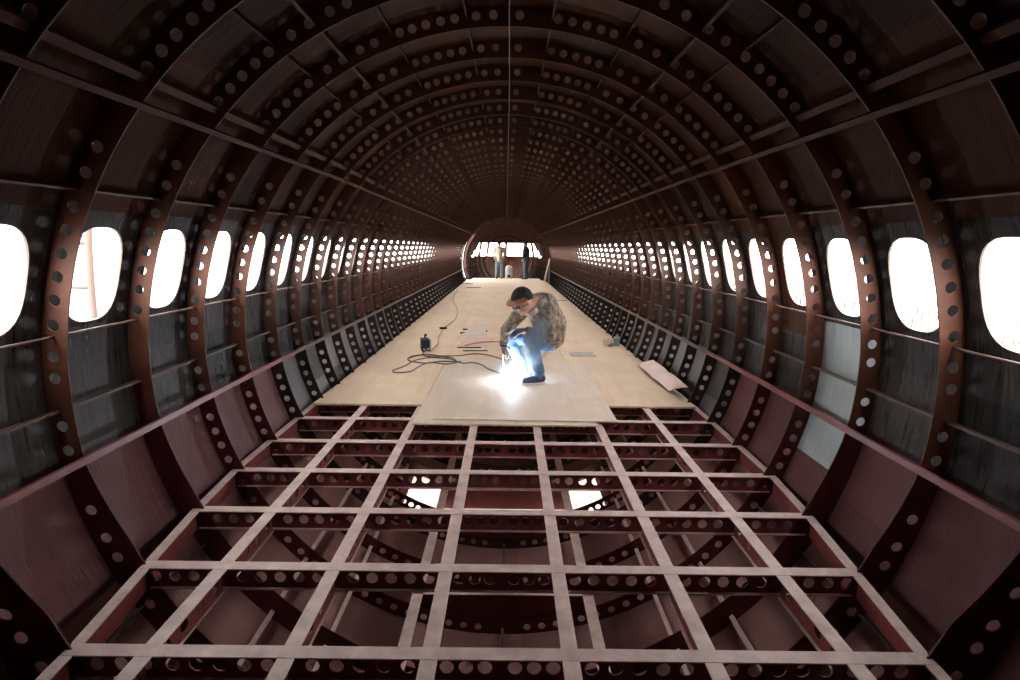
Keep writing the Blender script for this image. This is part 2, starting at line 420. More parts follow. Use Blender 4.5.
for k in range(-2, 7):
    y = yk(k); hx = edge_x(y)+.02
    lab = {-2: 'cross beam of the floor grid, nearest the camera', 5: 'cross beam of the floor grid just under the plywood edge', 6: 'cross beam hidden deepest under the plywood'}.get(k, CR[k]+' cross beam of the floor grid counted from the camera')
    if k == 6: continue
    t = empty('floor_beam', W(0, y, ZF)); tag(t, lab, 'beam', 'floor cross beams')
    bm = bmesh.new(); box(bm, (-hx, -FW, -.006), (hx, FW, 0)); obj('top_flange', bm, M_flange, t)
    bm = bmesh.new(); bx_ = [-hx+.1]+XS+[hx-.1]; cs = []
    for a, b in zip([-hx]+XS, XS+[hx]):
        n = 5 if b-a > .4 else 4
        if abs(a+b) < .01: cs += [-.195, -.125, -.055, .055, .125, .195]
        else:
            st = .087; c = (a+b)/2; cs += [c+(i-(n-1)/2)*st for i in range(n)]
    holes_web(bm, -hx, hx, -BD+.006, -.006, sorted(cs), .027, lambda u, v: Vector((u, 0, v)))
    thicken(bm, (0, .005, 0)); o = obj('web', bm, M_web, t); 
    bm = bmesh.new(); box(bm, (-hx+.03, -.016, -BD), (hx-.03, .022, -BD+.006)); obj('bottom_flange', bm, M_flange, t)
NM = ['outermost on the left', 'second from the left', 'third from the left', 'left of the centre pair', 'right of the centre pair', 'third from the right', 'second from the right', 'outermost on the right']
YG0, YG1 = 1.0, 5.4
for i, X in enumerate([None]+XS+[None]):
    sg = -1 if i < 4 else 1
    t = empty('floor_joist', W(0 if X is None else X, YG0, ZF)); tag(t, 'lengthwise floor grid joist with pale top, '+NM[i], 'beam', 'lengthwise floor joists')
    ys = [YG0] + [yk(k)+d for k in range(-2, 6) for d in (-.031, .031)] + [YG1]
    ys = sorted(y for y in ys if YG0 <= y <= YG1)
    def xx(y): return (sg*edge_x(y)) if X is None else X
    ox = 0 if X is None else X
    bmf, bmw, bmb = bmesh.new(), bmesh.new(), bmesh.new()
    w = .024 if X is None else .031
    segs = [(YG0, yk(-2)-.031)] + [(yk(k)+.031, yk(k+1)-.031) for k in range(-2, 5)] + [(yk(5)+.031, YG1)]
    for a, b in segs:
        if b-a < .02: continue
        for bmx, hw, z0, z1 in ((bmf, w, -.007, -.001), (bmb, .014, -BD, -BD+.005)):
            if bmx is bmb and X is None: continue
            vs = []
            for z in (z0, z1):
                for (yy, s1) in ((a, -1), (a, 1), (b, 1), (b, -1)):
                    vs.append(bmx.verts.new(W(xx(yy)+s1*hw-ox, yy, z) - Vector((0, YG0, 0))))
            for f in ((3,2,1,0), (4,5,6,7), (0,1,5,4), (1,2,6,5), (2,3,7,6), (3,0,4,7)): bmx.faces.new([vs[q] for q in f])
        L_ = b-a; n = 4; cs = [a + L_*(j+.5)/n for j in range(n)] if L_ > .3 else []
        bt = bmesh.new()
        holes_web(bt, a, b, -BD+.005, -.007, cs if X is not None else [], .027, lambda u, v: Vector((xx(u)-ox, u-YG0, v)))
        thicken(bt, (.005, 0, 0)); me_ = bpy.data.meshes.new('tmp'); bt.to_mesh(me_); bt.free(); bmw.from_mesh(me_); bpy.data.meshes.remove(me_)
    obj('top_flange', bmf, M_flange, t); obj('web', bmw, M_web, t)
    if X is not None: obj('bottom_flange', bmb, M_flange, t)
    else: bmb.free()
# short extra frame in the bottom of the hull beside the bright openings
me = ring_mesh('low_arc', skip=(-1, 138), lows=[145, 147, 149, 151.2, 153.4, 155.5, 157.7, 160, 164, 168, 172, 176])
o = link('hull_frame', me, loc=(0, 4.738, bend(4.74)[1])); tag(o, 'short punched frame low in the hull, bright light showing through its holes', 'hull frame')
# lower (hold) frame
ZC = -1.69
for sg, s_ in ((-1, 'left'), (1, 'right')):
    t = empty('hold_rail', (sg*.58, YG0, ZC)); tag(t, 'wide pale rail low in the hull under the grid, on the '+s_, 'rail')
    bm = bmesh.new(); box(bm, (-.036, 0, -.007), (.036, 7, 0)); obj('top_flange', bm, M_flange, t)
    bm = bmesh.new(); box(bm, (-.003, 0, -.12), (.003, 7, -.007)); obj('web', bm, M_web, t)
for k, lab in ((-1, 'low hold cross beam nearest the camera, under the grid'), (2, 'low hold cross beam seen whole between the centre joists'), (4, 'low hold cross beam in front of the bright openings'), (5, 'low hold cross beam between the two bright openings')):
    y = yk(k)+.01
    t = empty('hold_beam', (0, y, ZC)); tag(t, lab, 'beam', 'hold cross beams')
    bm = bmesh.new(); box(bm, (-.62, 0, -.006), (.62, .045, 0)); obj('top_flange', bm, M_flange, t)
    bm = bmesh.new(); prev = None
    vs = []
    for j in range(13):
        x = -.62+1.24*j/12; zb = (-1.886-ZC) if k == 5 else -math.sqrt((RI+.03)**2-x*x)-ZC
        vs.append((bm.verts.new((x, 0, -.006)), bm.verts.new((x, 0, min(-.02, zb)))))
    for a, b in zip(vs, vs[1:]): bm.faces.new((a[0], b[0], b[1], a[1]))
    thicken(bm, (0, .006, 0)); obj('web', bm, M_ringlow, t)
    

# ------------------------------------------------------------------ plywood deck
ZP = ZF + .001; PT = .018
def deck_piece(bm, x0, x1, y0, y1, nose=False):
    n = max(1, int((y1-y0)/.6)); prev = None
    for i in range(n+1):
        y = y0+(y1-y0)*i/n
        cur = [bm.verts.new(W(x, y, z)) for x, z in ((x0, ZP), (x1, ZP), (x1, ZP+PT), (x0, ZP+PT))]
        if prev:
            for j in range(4): bm.faces.new((prev[j], prev[(j+1) % 4], cur[(j+1) % 4], cur[j]))
        else: bm.faces.new(cur)
        prev = cur
    bm.faces.new(prev[::-1])
bm = bmesh.new(); g = .003
cols = [(-1.735, -.752), (-.748, .748), (.752, 1.735)]
offs = [4.79, 6.72, 4.82]
for (a, b), y in zip(cols, offs):
    j = 0
    while y < 25.9:
        y1 = min(y+2.44, 25.9)
        if y < 24.4 < y1: y1 = 24.4
        aa, bb = a, b
        if y >= 24.3: aa, bb = max(a, -1.55), min(b, 1.55)
        deck_piece(bm, aa, bb, y, y1-g); y = y1
bmesh.ops.recalc_face_normals(bm, faces=bm.faces[:])
struct(obj('floor', bm, M_ply))
def sheet(name, m, x0, x1, y0, y1, z, th, label, cat, rz=0., group=None, rx=0.):
    cx, cy = (x0+x1)/2, (y0+y1)/2; bm = bmesh.new()
    box(bm, (x0-cx, y0-cy, 0), (x1-cx, y1-cy, th))
    o = obj(name, bm, m, loc=W(cx, cy, z)); o.rotation_euler = (rx-.012, 0, rz)
    return tag(o, label, cat, group)
sheet('plywood_sheet', M_ply2, -.748, .748, 4.25, 6.715, ZP+.004, .014, 'bottom plywood sheet jutting out over the steel grid, under two others', 'plywood')
ZT = ZP+.020
sheet('plywood_sheet', M_ply2, -.595, -.012, 4.335, 6.77, ZT, .012, 'loose narrow plywood sheet left of the welder, on top of another', 'plywood', .004)
sheet('plywood_sheet', M_ply2, -.008, .935, 4.325, 6.76, ZT, .012, 'loose plywood sheet under the welder, on top of another', 'plywood', -.006)
ZD = ZP+PT                                          # deck surface

# ------------------------------------------------------------------ nose
NY0, NL = yk(K1), 4.9
def nr(y):
    t = max(0, min(1, (y-NY0)/NL)); return max(.02, RS*(1-t**2.3)**.52)
def npl(u, v): a = pol(nr(v), u); return W(a.x, v, a.z)
bm = bmesh.new(); ny = 30; na = 120
for i in range(ny):
    y0, y1 = [NY0+NL*(1-(1-q/ny)**1.9) for q in (i, i+1)]; ym = (y0+y1)/2
    for j in range(na):
        u0, u1 = -180+3*j, -177+3*j; um = (u0+u1)/2; a = pol(nr(ym), um)
        if ym > 25.9 and .20 < a.z < .90 and abs(a.x) < 1.66-.62*(a.z-.2): continue
        if 23.75 < ym < 24.85 and -112 < um < -50: continue
        quad(bm, u0, u1, y0, y1, npl)
box(bm, (-.10+bend(NY0+NL)[0], NY0+NL-.03, -.10+bend(NY0+NL)[1]), (.10+bend(NY0+NL)[0], NY0+NL+.02, .10+bend(NY0+NL)[1]))
bmesh.ops.remove_doubles(bm, verts=bm.verts, dist=1e-4)
for f in bm.faces:
    c = f.calc_center_median()
    f.normal_update()
    if f.normal.dot(Vector((-c.x, 0, -c.z))) < 0: f.normal_flip()
o = obj('wall_front', bm, [M_ceil], smooth=True); md = o.modifiers.new('t', 'SOLIDIFY'); md.thickness = .008; md.offset = -1; struct(o)
for i in range(8):
    y = NY0+1.25+i*.40; r_ = nr(y)
    f = r_/RS; a0 = math.degrees(math.acos(min(1, .92/r_))); a1 = math.degrees(math.acos(min(1, .20/r_)))
    me = ring_mesh('nose_ring', ri=r_-.12, rs=r_-.002, rlow=r_-.12, seg=8, skip=(a0, a1) if y > 25.8 else None, lowm=M_ringdark)
    b_ = bend(y); o = link('nose_frame', me, loc=(b_[0], y, b_[1]))
    tag(o, 'punched nose frame beyond the doorway, '+ordinal(i+1)+' counted towards the windshield', 'hull frame', 'nose frames')
# windshield posts
for i, (px, lab) in enumerate(((-.98, 'left post of the cockpit windshield'), (-.02, 'centre post of the cockpit windshield'), (.98, 'right post of the cockpit windshield'), (-1.36, 'outer left post of the cockpit windshield'), (1.36, 'outer right post of the cockpit windshield'))):
    def ysurf(x, z):
        rr = math.hypot(x, z); lo, hi = NY0, NY0+NL
        for _ in range(40):
            m_ = (lo+hi)/2
            if nr(m_) > rr: lo = m_
            else: hi = m_
        return lo
    bm = bmesh.new(); tube(bm, [W(px*(1-.12*t), ysurf(px*(1-.12*t), .16+.80*t)-.03, .16+.80*t) for t in (0, .25, .5, .75, 1)], .065, 8)
    tag(obj('windshield_post', bm, M_ring, smooth=True), lab, 'post', 'windshield posts')
bm = bmesh.new()
for s in (0,):
    pts = []
    for i in range(25):
        x = -1.55+3.1*i/24; pts.append(W(x, ysurf(x, .2)-.03, .19))
    tube(bm, pts, .03, 8)
tag(obj('windshield_sill', bm, M_ring, smooth=True), 'curved sill under the cockpit windshield', 'sill')
bm = bmesh.new(); tube(bm, [W(x, ysurf(x, .89)-.03, .90) for x in [-1.2+2.4*i/24 for i in range(25)]], .05, 8)
tag(obj('windshield_header', bm, M_ring, smooth=True), 'curved header bar along the top of the cockpit windshield', 'header')

# ------------------------------------------------------------------ small things on the deck
def bevel(o, w=.004, seg=2):
    md = o.modifiers.new('b', 'BEVEL'); md.width = w; md.segments = seg; md.limit_method = 'ANGLE'
    return o
t = empty('welding_machine', W(-1.10, 7.42, ZD), .25); tag(t, 'small black and grey portable welding machine on the deck left of the welder', 'welding machine')
bm = bmesh.new(); box(bm, (-.065, -.10, .008), (.045, .10, .165)); bevel(obj('housing', bm, M_dark, t), .006)
bm = bmesh.new(); box(bm, (.046, -.095, .012), (.066, .095, .16)); bevel(obj('side_panel', bm, M_grey, t), .004)
bm = bmesh.new(); tube(bm, [(-.01,-.06,.165), (-.01,-.055,.20), (-.01,.0,.212), (-.01,.055,.20), (-.01,.06,.165)], .008); obj('handle', bm, M_black, t, True)
bm = bmesh.new(); tube(bm, [(0,-.02,.205), (0,-.02,.235)], .018, 12); obj('knob', bm, M_black, t)
for x in (-.035, .02):
    bm = bmesh.new(); tube(bm, [(x, -.10, .04), (x, -.122, .04)], .013, 12); obj('socket', bm, M_steel, t)
for x in (-.05, .05):
    for y in (-.08, .08): bm = bmesh.new(); box(bm, (x-.01, y-.01, 0), (x+.01, y+.01, .008)); obj('foot', bm, M_black, t)
t = empty('junction_box', W(1.63, 8.02, ZD), -.15); tag(t, 'small grey blue steel box on the deck against the right wall', 'box')
bm = bmesh.new(); box(bm, (-.03, -.06, 0), (.055, .06, .115)); bevel(obj('housing', bm, M_grey, t), .004)
bm = bmesh.new(); box(bm, (-.033, -.063, .115), (.058, .063, .122)); bevel(obj('lid', bm, M_grey, t), .002)
bm = bmesh.new(); tube(bm, [(.01,-.03,.122), (.01,-.02,.14), (.01,.02,.14), (.01,.03,.122)], .004); obj('handle', bm, M_steel, t, True)
t = empty('crumpled_rag', W(1.525, 8.0, ZD)); tag(t, 'crumpled off white rag beside the grey blue box', 'rag')
bm = bmesh.new(); bmesh.ops.create_icosphere(bm, subdivisions=4, radius=1)
for v in bm.verts:
    d = noise.fractal(v.co*2.2, .8, 2, 4); v.co = Vector((v.co.x*.075*(1+.5*d), v.co.y*.09*(1+.5*d), max(0, (v.co.z*.05+.035)*(1+.7*d))))
obj('cloth', bm, M_paper, t, True)
# cables
def cable(name, pts, r, m, label, cat='cable', z=ZD):
    P = [Vector(p) for p in pts]; out = []
    for i in range(len(P)-1):
        p0, p1, p2, p3 = P[max(i-1,0)], P[i], P[i+1], P[min(i+2, len(P)-1)]
        for s in range(8):
            t_ = s/8; out.append(.5*((2*p1)+(-p0+p2)*t_+(2*p0-5*p1+4*p2-p3)*t_*t_+(-p0+3*p1-3*p2+p3)*t_**3))
    out.append(P[-1]); bm = bmesh.new()
    tube(bm, [W(p.x, p.y, z+r+p.z) for p in out], r, 8)
    return tag(obj(name, bm, m, smooth=True), label, cat)
Z1 = ZT+.012-ZD+.001
cable('welding_cable', [(-1.08,7.30,.03), (-1.09,7.1,.004), (-1.0,6.95,0), (-.72,6.93,.0), (-.62,6.62,.012), (-.80,6.62,.01), (-1.0,6.55,0), (-1.22,6.72,.0), (-1.18,6.95,.01), (-.95,7.02,.012),
     (-.66,6.68,.02), (-.52,6.50,Z1), (-.42,6.55,Z1), (-.30,6.45,Z1), (-.2,6.20,Z1), (-.08,6.02,Z1), (-.03,5.80,Z1+.05), (-.035,5.62,Z1+.30), (-.02,5.60,Z1+.345)], .008, M_cable, 'thick dark cable snaking in loops from the black machine to the welding torch')
cable('earth_cable', [(-1.05,7.28,.03), (-1.10,7.12,.006), (-.9,6.98,.010), (-.62,7.05,0), (-.42,7.20,0), (-.22,7.10,0), (-.05,6.85,0), (.0,6.72,Z1), (.02,6.50,Z1), (.05,6.30,Z1)], .007, M_cable, 'dark earth cable arching past the loops towards the sparks')
cable('coiled_cable', [(-.70,6.74,.018), (-.95,6.80,.018), (-1.12,6.62,.018), (-1.20,6.38,0), (-1.29,6.12,0), (-1.22,6.02,0), (-1.08,6.10,0), (-1.03,6.34,0), (-.92,6.50,.018), (-.70,6.44,Z1), (-.55,6.62,Z1)], .007, M_cable, 'leftmost dark cable loop lying bare on the deck')
cable('thin_lead', [(-1.08,9.55,.01), (-1.0,10.8,0), (-1.12,12.6,0), (-1.45,15.0,0), (-1.62,18.5,0)], .006, M_cable, 'thin dark lead running up the deck beyond the machine')
cable('red_lead', [(-1.02,7.55,.0), (-1.0,7.95,0), (-1.06,8.5,0), (-1.08,9.3,0)], .007, M_red, 'short red lead between the black machine and the socket')
cable('red_hose', [(-.58,7.75,.012), (-.40,8.0,.012), (-.2,8.15,0), (.0,8.1,0), (.15,7.8,0), (.1,7.0,0)], .009, M_red, 'red hose lying behind the welder', 'hose')
t = empty('extension_socket', W(-1.09, 9.45, ZD), .3); tag(t, 'small dark extension socket where thin lead and red lead meet', 'socket')
bm = bmesh.new(); box(bm, (-.06, -.035, 0), (.06, .035, .035)); bevel(obj('housing', bm, M_dark, t), .006)
for x in (-.03, .0, .03): bm = bmesh.new(); tube(bm, [(x, 0, .035), (x, 0, .038)], .011, 12); obj('outlet', bm, M_steel, t)
# paper, cardboard, rods
sheet('paper_sheet', M_paper, -.74, -.30, 8.75, 9.9, ZD+.001, .003, 'pale paper sheet on the deck beyond the pinkish cardboard', 'paper', .03)
sheet('cardboard_sheet', M_card, -.66, -.22, 7.80, 8.62, ZD+.001, .004, 'pinkish cardboard sheet lying behind the dark rods', 'cardboard', -.10)
for i, (x, y, rz, lab) in enumerate(((-.52, 7.66, .03, 'dark steel bar in front of the pinkish cardboard, farther of two'), (-.42, 7.42, .06, 'dark steel bar in front of the pinkish cardboard, nearer of two'))):
    bm = bmesh.new(); box(bm, (-.17, -.018, 0), (.17, .018, .012)); o = obj('steel_bar', bm, M_dark if i == 0 else M_cable, loc=W(x, y, ZD+.001)); o.rotation_euler = (-.012, 0, rz); bevel(o, .002)
    tag(o, lab, 'bar', 'dark bars by the cardboard')
sp = [(-.70, 9.35, 'leftmost'), (-.72, 8.95, 'second from the left'), (-.33, 9.2, 'rightmost')]
for i, (x, y, w_) in enumerate(sp):
    bm = bmesh.new(); tube(bm, [(-.04,0,.012), (.02,0,.012)], .011, 8); tube(bm, [(.02,0,.012), (.05,0,.012)], .006, 8)
    o = obj('electrode_stub', bm, M_dark, loc=W(x, y, ZD+.004)); o.rotation_euler = (0, 0, .8*i); tag(o, 'tiny dark metal stub on the pale paper sheet, '+w_, 'stub', 'stubs on the paper')
sheet('steel_plate', M_steel, .87, 1.20, 7.14, 7.42, ZD+.001, .004, 'flat grey steel plate lying on the deck right of the welder', 'plate', .02)
# bent cardboard leaning on right wall
bm = bmesh.new(); A_, B_, C_, D_ = [Vector(q) for q in ((1.590,6.47,-.772), (1.630,5.30,-.772), (1.735,5.05,-.665), (1.725,6.30,-.675))]
vs = []
for i in range(9):
    t_ = i/8; lift = -.016*math.exp(-((t_-.5)/.10)**2) + .012*math.sin(PI*t_)
    row = []
    for j in range(4):
        q = (A_.lerp(B_, t_)).lerp(D_.lerp(C_, t_), j/3); q.z += lift + .02 + (.010*math.sin(PI*j/3)); row.append(bm.verts.new(q - Vector((1.65, 5.8, ZD))))
    vs.append(row)
for a, b in zip(vs, vs[1:]):
    for i in range(3): bm.faces.new((a[i], b[i], b[i+1], a[i+1]))
o = obj('bent_cardboard', bm, M_card, loc=W(1.65, 5.8, ZD)); md = o.modifiers.new('t', 'SOLIDIFY'); md.thickness = .007; md.offset = 0
tag(o, 'bent pink cardboard sheet propped along the right edge of the deck', 'cardboard')
bm = bmesh.new(); box(bm, (-.02, -.13, 0), (.02, .13, 1.0)); o = obj('wooden_plank', bm, M_ply, loc=W(1.60, 23.25, ZD)); o.rotation_euler = (0, .22, 0)
tag(o, 'brown plank leaning on the right wall at the far end of the deck', 'plank')
bm = bmesh.new(); box(bm, (-.01, -.5, 0), (.01, .5, .62)); o = obj('dark_board', bm, M_dark, loc=W(1.735, 22.3, ZD)); o.rotation_euler = (0, .02, 0)
tag(o, 'dark board standing against the right wall before the plank', 'board')
for x, y, l_, lab in ((-1.15, 19.5, .5, 'thin dark offcut lying far along the deck, left side'), (1.45, 15.0, .5, 'pale offcut lying by the right edge far along the deck'), (-1.55, 21.5, .5, 'dark offcut by the left edge near the far end')):
    bm = bmesh.new(); box(bm, (-l_/2, -.05, 0), (l_/2, .05, .015)); o = obj('offcut', bm, M_dark if 'dark' in lab else M_steel, loc=W(x, y, ZD+.001)); o.rotation_euler = (-.012, 0, .3); tag(o, lab, 'offcut', 'offcuts on the deck')
# white machine at the far end
t = empty('white_tank', W(.12, 26.0-.25, ZD)); tag(t, 'white round topped tank with a dark square hatch between the two standing people', 'tank')
bm = bmesh.new(); n = 20; pr = [(.165, .0), (.165, .44)] + [(.165*math.cos(a), .44+.165*math.sin(a)) for a in [PI/2*i/6 for i in range(1, 6)]]
rg = [[bm.verts.new((r_*math.cos(2*PI*j/n), r_*math.sin(2*PI*j/n), z)) for j in range(n)] for r_, z in pr]
for a, b in zip(rg, rg[1:]):
    for j in range(n): bm.faces.new((a[j], a[(j+1) % n], b[(j+1) % n], b[j]))
top = bm.verts.new((0, 0, .605))
for j in range(n): bm.faces.new((rg[-1][j], rg[-1][(j+1) % n], top))
bm.faces.new(rg[0][::-1]); obj('body', bm, M_white, t, True)
bm = bmesh.new(); box(bm, (-.06, -.185, .05), (.06, -.15, .18)); bevel(obj('hatch', bm, M_dark, t), .01)

# ------------------------------------------------------------------ people
def remesh(o, vox, sm=6, fac=.5):
    md = o.modifiers.new('r', 'REMESH'); md.mode = 'VOXEL'; md.voxel_size = vox; md.use_smooth_shade = True
    if sm: s_ = o.modifiers.new('s', 'SMOOTH'); s_.iterations = sm; s_.factor = fac
    return o
M_skinp = mat('skin', (.52,.29,.21), .55, 0, .12, 30)
M_camo = mat('camouflage cloth', (.46,.37,.29), .85, 0, 0, 22, .35, 30, None, (.07,.052,.042))
M_jeans = mat('blue denim', (.12,.24,.44), .8, 0, 0, 14, .3, 60, None, (.06,.11,.21))
M_cap = mat('black knit cap', (.012,.013,.018), .9, 0, 0, 10, .5, 150)
M_peak = mat('tan raised face shield', (.50,.20,.10), .5, 0, .2, 20)
M_shoe = mat('navy canvas', (.05,.07,.13), .7, 0, .3, 30)
M_sole = mat('pale rubber sole', (.72,.70,.66), .6)
M_glove = mat('pale work glove', (.62,.42,.36), .8, 0, .2, 30)
M_cuff = mat('dark knit cuff', (.03,.03,.035), .9)
M_scarf = mat('pink white scarf', (.72,.58,.54), .85, 0, .2, 30)
M_lens = mat('dark blue goggle lens', (.05,.12,.18), .15)
FZ = ZD + bend(5.7)[1] + .016                      # sheet surface under the welder
def hand(bm, wrist, d, palm_n, curl=1.0, sc=1.0):
    """palm, four unequal bent fingers, thumb from the palm side; d = towards fingertips"""
    d = Vector(d).normalized(); n_ = Vector(palm_n).normalized(); s = d.cross(n_).normalized(); w = Vector(wrist)
    ellip(bm, w+d*.045*sc, (.040*sc, .050*sc, .016*sc), Matrix((s, d, n_)).transposed())
    for i, (L_, o_) in enumerate(((.068,-.028), (.078,-.010), (.072,.009), (.056,.026))):
        p = w + d*.085*sc + s*o_*sc; a = .35*curl; L1 = L_*sc
        for seg, (f_, r_) in enumerate(((.42,.0095), (.33,.0088), (.25,.0080))):
            q = p + (d*math.cos(a)+n_*math.sin(a))*L1*f_; capsule(bm, p, q, r_*sc, (r_-.0006)*sc, 8, 3); p = q; a += .65*curl
    p = w + d*.03*sc - s*.032*sc
    q = p + (d*.6 - s*.65 + n_*.5*curl).normalized()*.035*sc; r2 = q + (d*.75 - s*.1 + n_*.75*curl).normalized()*.032*sc
    capsule(bm, p, q, .0125*sc, .011*sc, 8, 3); capsule(bm, q, r2, .011*sc, .009*sc, 8, 3)
def head(bm, c, look, up, sc=1.0, neck=None):
    f = Vector(look).normalized(); s = f.cross(Vector(up)).normalized(); u = s.cross(f).normalized()
    Rm = Matrix((s, f, u)).transposed(); c = Vector(c)
    def P(a, b, d_): return c + (s*a + f*b + u*d_)*sc
    ellip(bm, P(0,-.008,.03), (.075*sc, .093*sc, .088*sc), Rm)
    ellip(bm, P(0,.022,-.035), (.058*sc, .062*sc, .075*sc), Rm)
    capsule(bm, P(0,.05,-.088), P(0,.055,-.088), .024*sc, .024*sc, 10, 4)        # chin
    capsule(bm, P(0,.088,.005), P(0,.110,-.028), .009*sc, .014*sc, 8, 3)        # nose
    capsule(bm, P(-.020,.078,-.060), P(.020,.078,-.060), .009*sc, .009*sc, 8, 3)   # lips
    for e in (-1, 1):
        ellip(bm, P(.074*e,-.005,-.005), (.009*sc, .018*sc, .030*sc), Rm)
        capsule(bm, P(.018*e,.083,.022), P(.048*e,.072,.022), .009*sc, .008*sc, 8, 3)
        ellip(bm, P(.030*e,.082,.003), (.013*sc, .010*sc, .008*sc), Rm)
    if neck is not None: capsule(bm, P(0,-.012,-.05), neck, .055*sc, .062*sc)
    return P, Rm
def chain(bm, pts, rs_):
    for i in range(len(pts)-1): capsule(bm, pts[i], pts[i+1], rs_[i], rs_[i+1])

# the welder, squatting, turned to the left and towards the camera, head bowed
V = Vector
pel = V((.44, 5.80, FZ+.44)); sp1 = V((.435, 5.66, FZ+.61)); che = V((.355, 5.47, FZ+.80)); nek = V((.26, 5.33, FZ+.89))
hc = V((.150, 5.225, FZ+.885))
hipN = V((.40, 5.70, FZ+.42)); kneN = V((.235, 5.36, FZ+.50)); ankN = V((.335, 5.54, FZ+.10))
hipF = V((.38, 5.90, FZ+.43)); kneF = V((.02, 5.72, FZ+.475)); ankF = V((.17, 5.87, FZ+.10))
shF = V((.18, 5.55, FZ+.79)); elF = V((.0, 5.50, FZ+.585)); wrF = V((-.035, 5.58, FZ+.415))
shN = V((.40, 5.33, FZ+.79)); elN = V((.43, 5.36, FZ+.53)); wrN = V((.22, 5.50, FZ+.57))
look = V((-.62, -.50, -.42)); upv = V((-.35, -.25, .9))
bm = bmesh.new()
P, Rm = head(bm, hc, look, upv, 1.02, nek)
chain(bm, [pel, sp1, che], [.135, .135, .145]); capsule(bm, che, nek, .12, .06)
capsule(bm, shF, shN, .065, .065)
for h, k_, a in ((hipN, kneN, ankN), (hipF, kneF, ankF)):
    capsule(bm, h, k_, .085, .058); capsule(bm, k_, a, .055, .038)
    toe = a + V((-.15, -.045, -.055)); capsule(bm, a+V((.03,.01,-.055)), toe, .036, .030)
for sH, e_, w_ in ((shF, elF, wrF), (shN, elN, wrN)): capsule(bm, sH, e_, .050, .040); capsule(bm, e_, w_, .038, .027)
hand(bm, wrF, (.10, -.05, -1), (.75, -.55, .1), 1.25)
hand(bm, wrN, (-1, .3, -.35), (-.3, .1, -1), .7)
welder = obj('person', bm, M_skinp); remesh(welder, .0065, 3)
tag(welder, 'person squatting over bright welding sparks in a black cap, camouflage jacket and jeans, head bowed', 'person')
bm = bmesh.new()
chain(bm, [pel+V((.02,.0,.03)), sp1+V((.015,.0,.0)), che], [.165, .168, .168]); capsule(bm, che, nek+V((.02,.03,-.03)), .15, .10)
capsule(bm, shF, shN, .085, .085)
for sH, e_, w_ in ((shF, elF, wrF), (shN, elN, wrN)):
    capsule(bm, sH, e_, .075, .062); capsule(bm, e_, e_+(w_-e_)*.88, .060, .045)
j = obj('jacket', bm, M_camo, welder); remesh(j, .012, 4)
tx = bpy.data.textures.new('folds', 'CLOUDS'); tx.noise_scale = .07
d_ = j.modifiers.new('d', 'DISPLACE'); d_.texture = tx; d_.strength = .035; d_.mid_level = .5; d_.texture_coords = 'GLOBAL'
for e_, w_ in ((elF, wrF), (elN, wrN)):
    bm = bmesh.new(); a = e_+(w_-e_)*.84; capsule(bm, a, e_+(w_-e_)*1.02, .044, .040); remesh(obj('cuff', bm, M_cuff, welder), .008, 2)
bm = bmesh.new(); capsule(bm, pel, sp1+(pel-sp1)*.5, .150, .13)
for h, k_, a in ((hipN, kneN, ankN), (hipF, kneF, ankF)): capsule(bm, h, k_, .108, .082); capsule(bm, k_, a+V((0,0,.01)), .078, .062)
j = obj('trousers', bm, M_jeans, welder); remesh(j, .012, 4)
d_ = j.modifiers.new('d', 'DISPLACE'); d_.texture = tx; d_.strength = .028; d_.mid_level = .5; d_.texture_coords = 'GLOBAL'
for a, nm in ((ankN, 'near'), (ankF, 'far')):
    dr = V((-.96, -.29, 0)).normalized(); base = V((a.x, a.y, FZ))
    bm = bmesh.new(); capsule(bm, base+V((0,0,.065))-dr*.03, base+V((0,0,.12)), .046, .045); capsule(bm, base+V((0,0,.055)), base+dr*.15+V((0,0,.042)), .046, .036); ellip(bm, base+dr*.06+V((0,0,.05)), (.06,.05,.04))
    remesh(obj('shoe', bm, M_shoe, welder), .008, 2)
    bm = bmesh.new(); outl = []
    for i in range(24):
        t_ = 2*PI*i/24; q = dr*(.06+.135*math.cos(t_)) + V((-dr.y, dr.x, 0))*(.047*math.sin(t_)*(1+.12*math.cos(t_))); outl.append(base+q)
    f0 = bm.faces.new([bm.verts.new(p+V((0,0,.001))) for p in outl]); g_ = bmesh.ops.extrude_face_region(bm, geom=[f0])
    bmesh.ops.translate(bm, verts=[v for v in g_['geom'] if isinstance(v, bmesh.types.BMVert)], vec=(0,0,.026)); bmesh.ops.recalc_face_normals(bm, faces=bm.faces[:])
    obj('sole', bm, M_sole, welder)
# cap: upper half of a swollen skull
bm = bmesh.new(); bmesh.ops.create_uvsphere(bm, u_segments=32, v_segments=20, radius=1)
bmesh.ops.bisect_plane(bm, geom=bm.verts[:]+bm.edges[:]+bm.faces[:], plane_co=(0,.0,-.05), plane_no=(0,.30,-1), clear_outer=True)
for v in bm.verts: v.co = P(v.co.x*.086, v.co.y*.102-.010, v.co.z*.108+.033)
o = obj('cap', bm, M_cap, welder, True); md = o.modifiers.new('t', 'SOLIDIFY'); md.thickness = .010; md.offset = 1
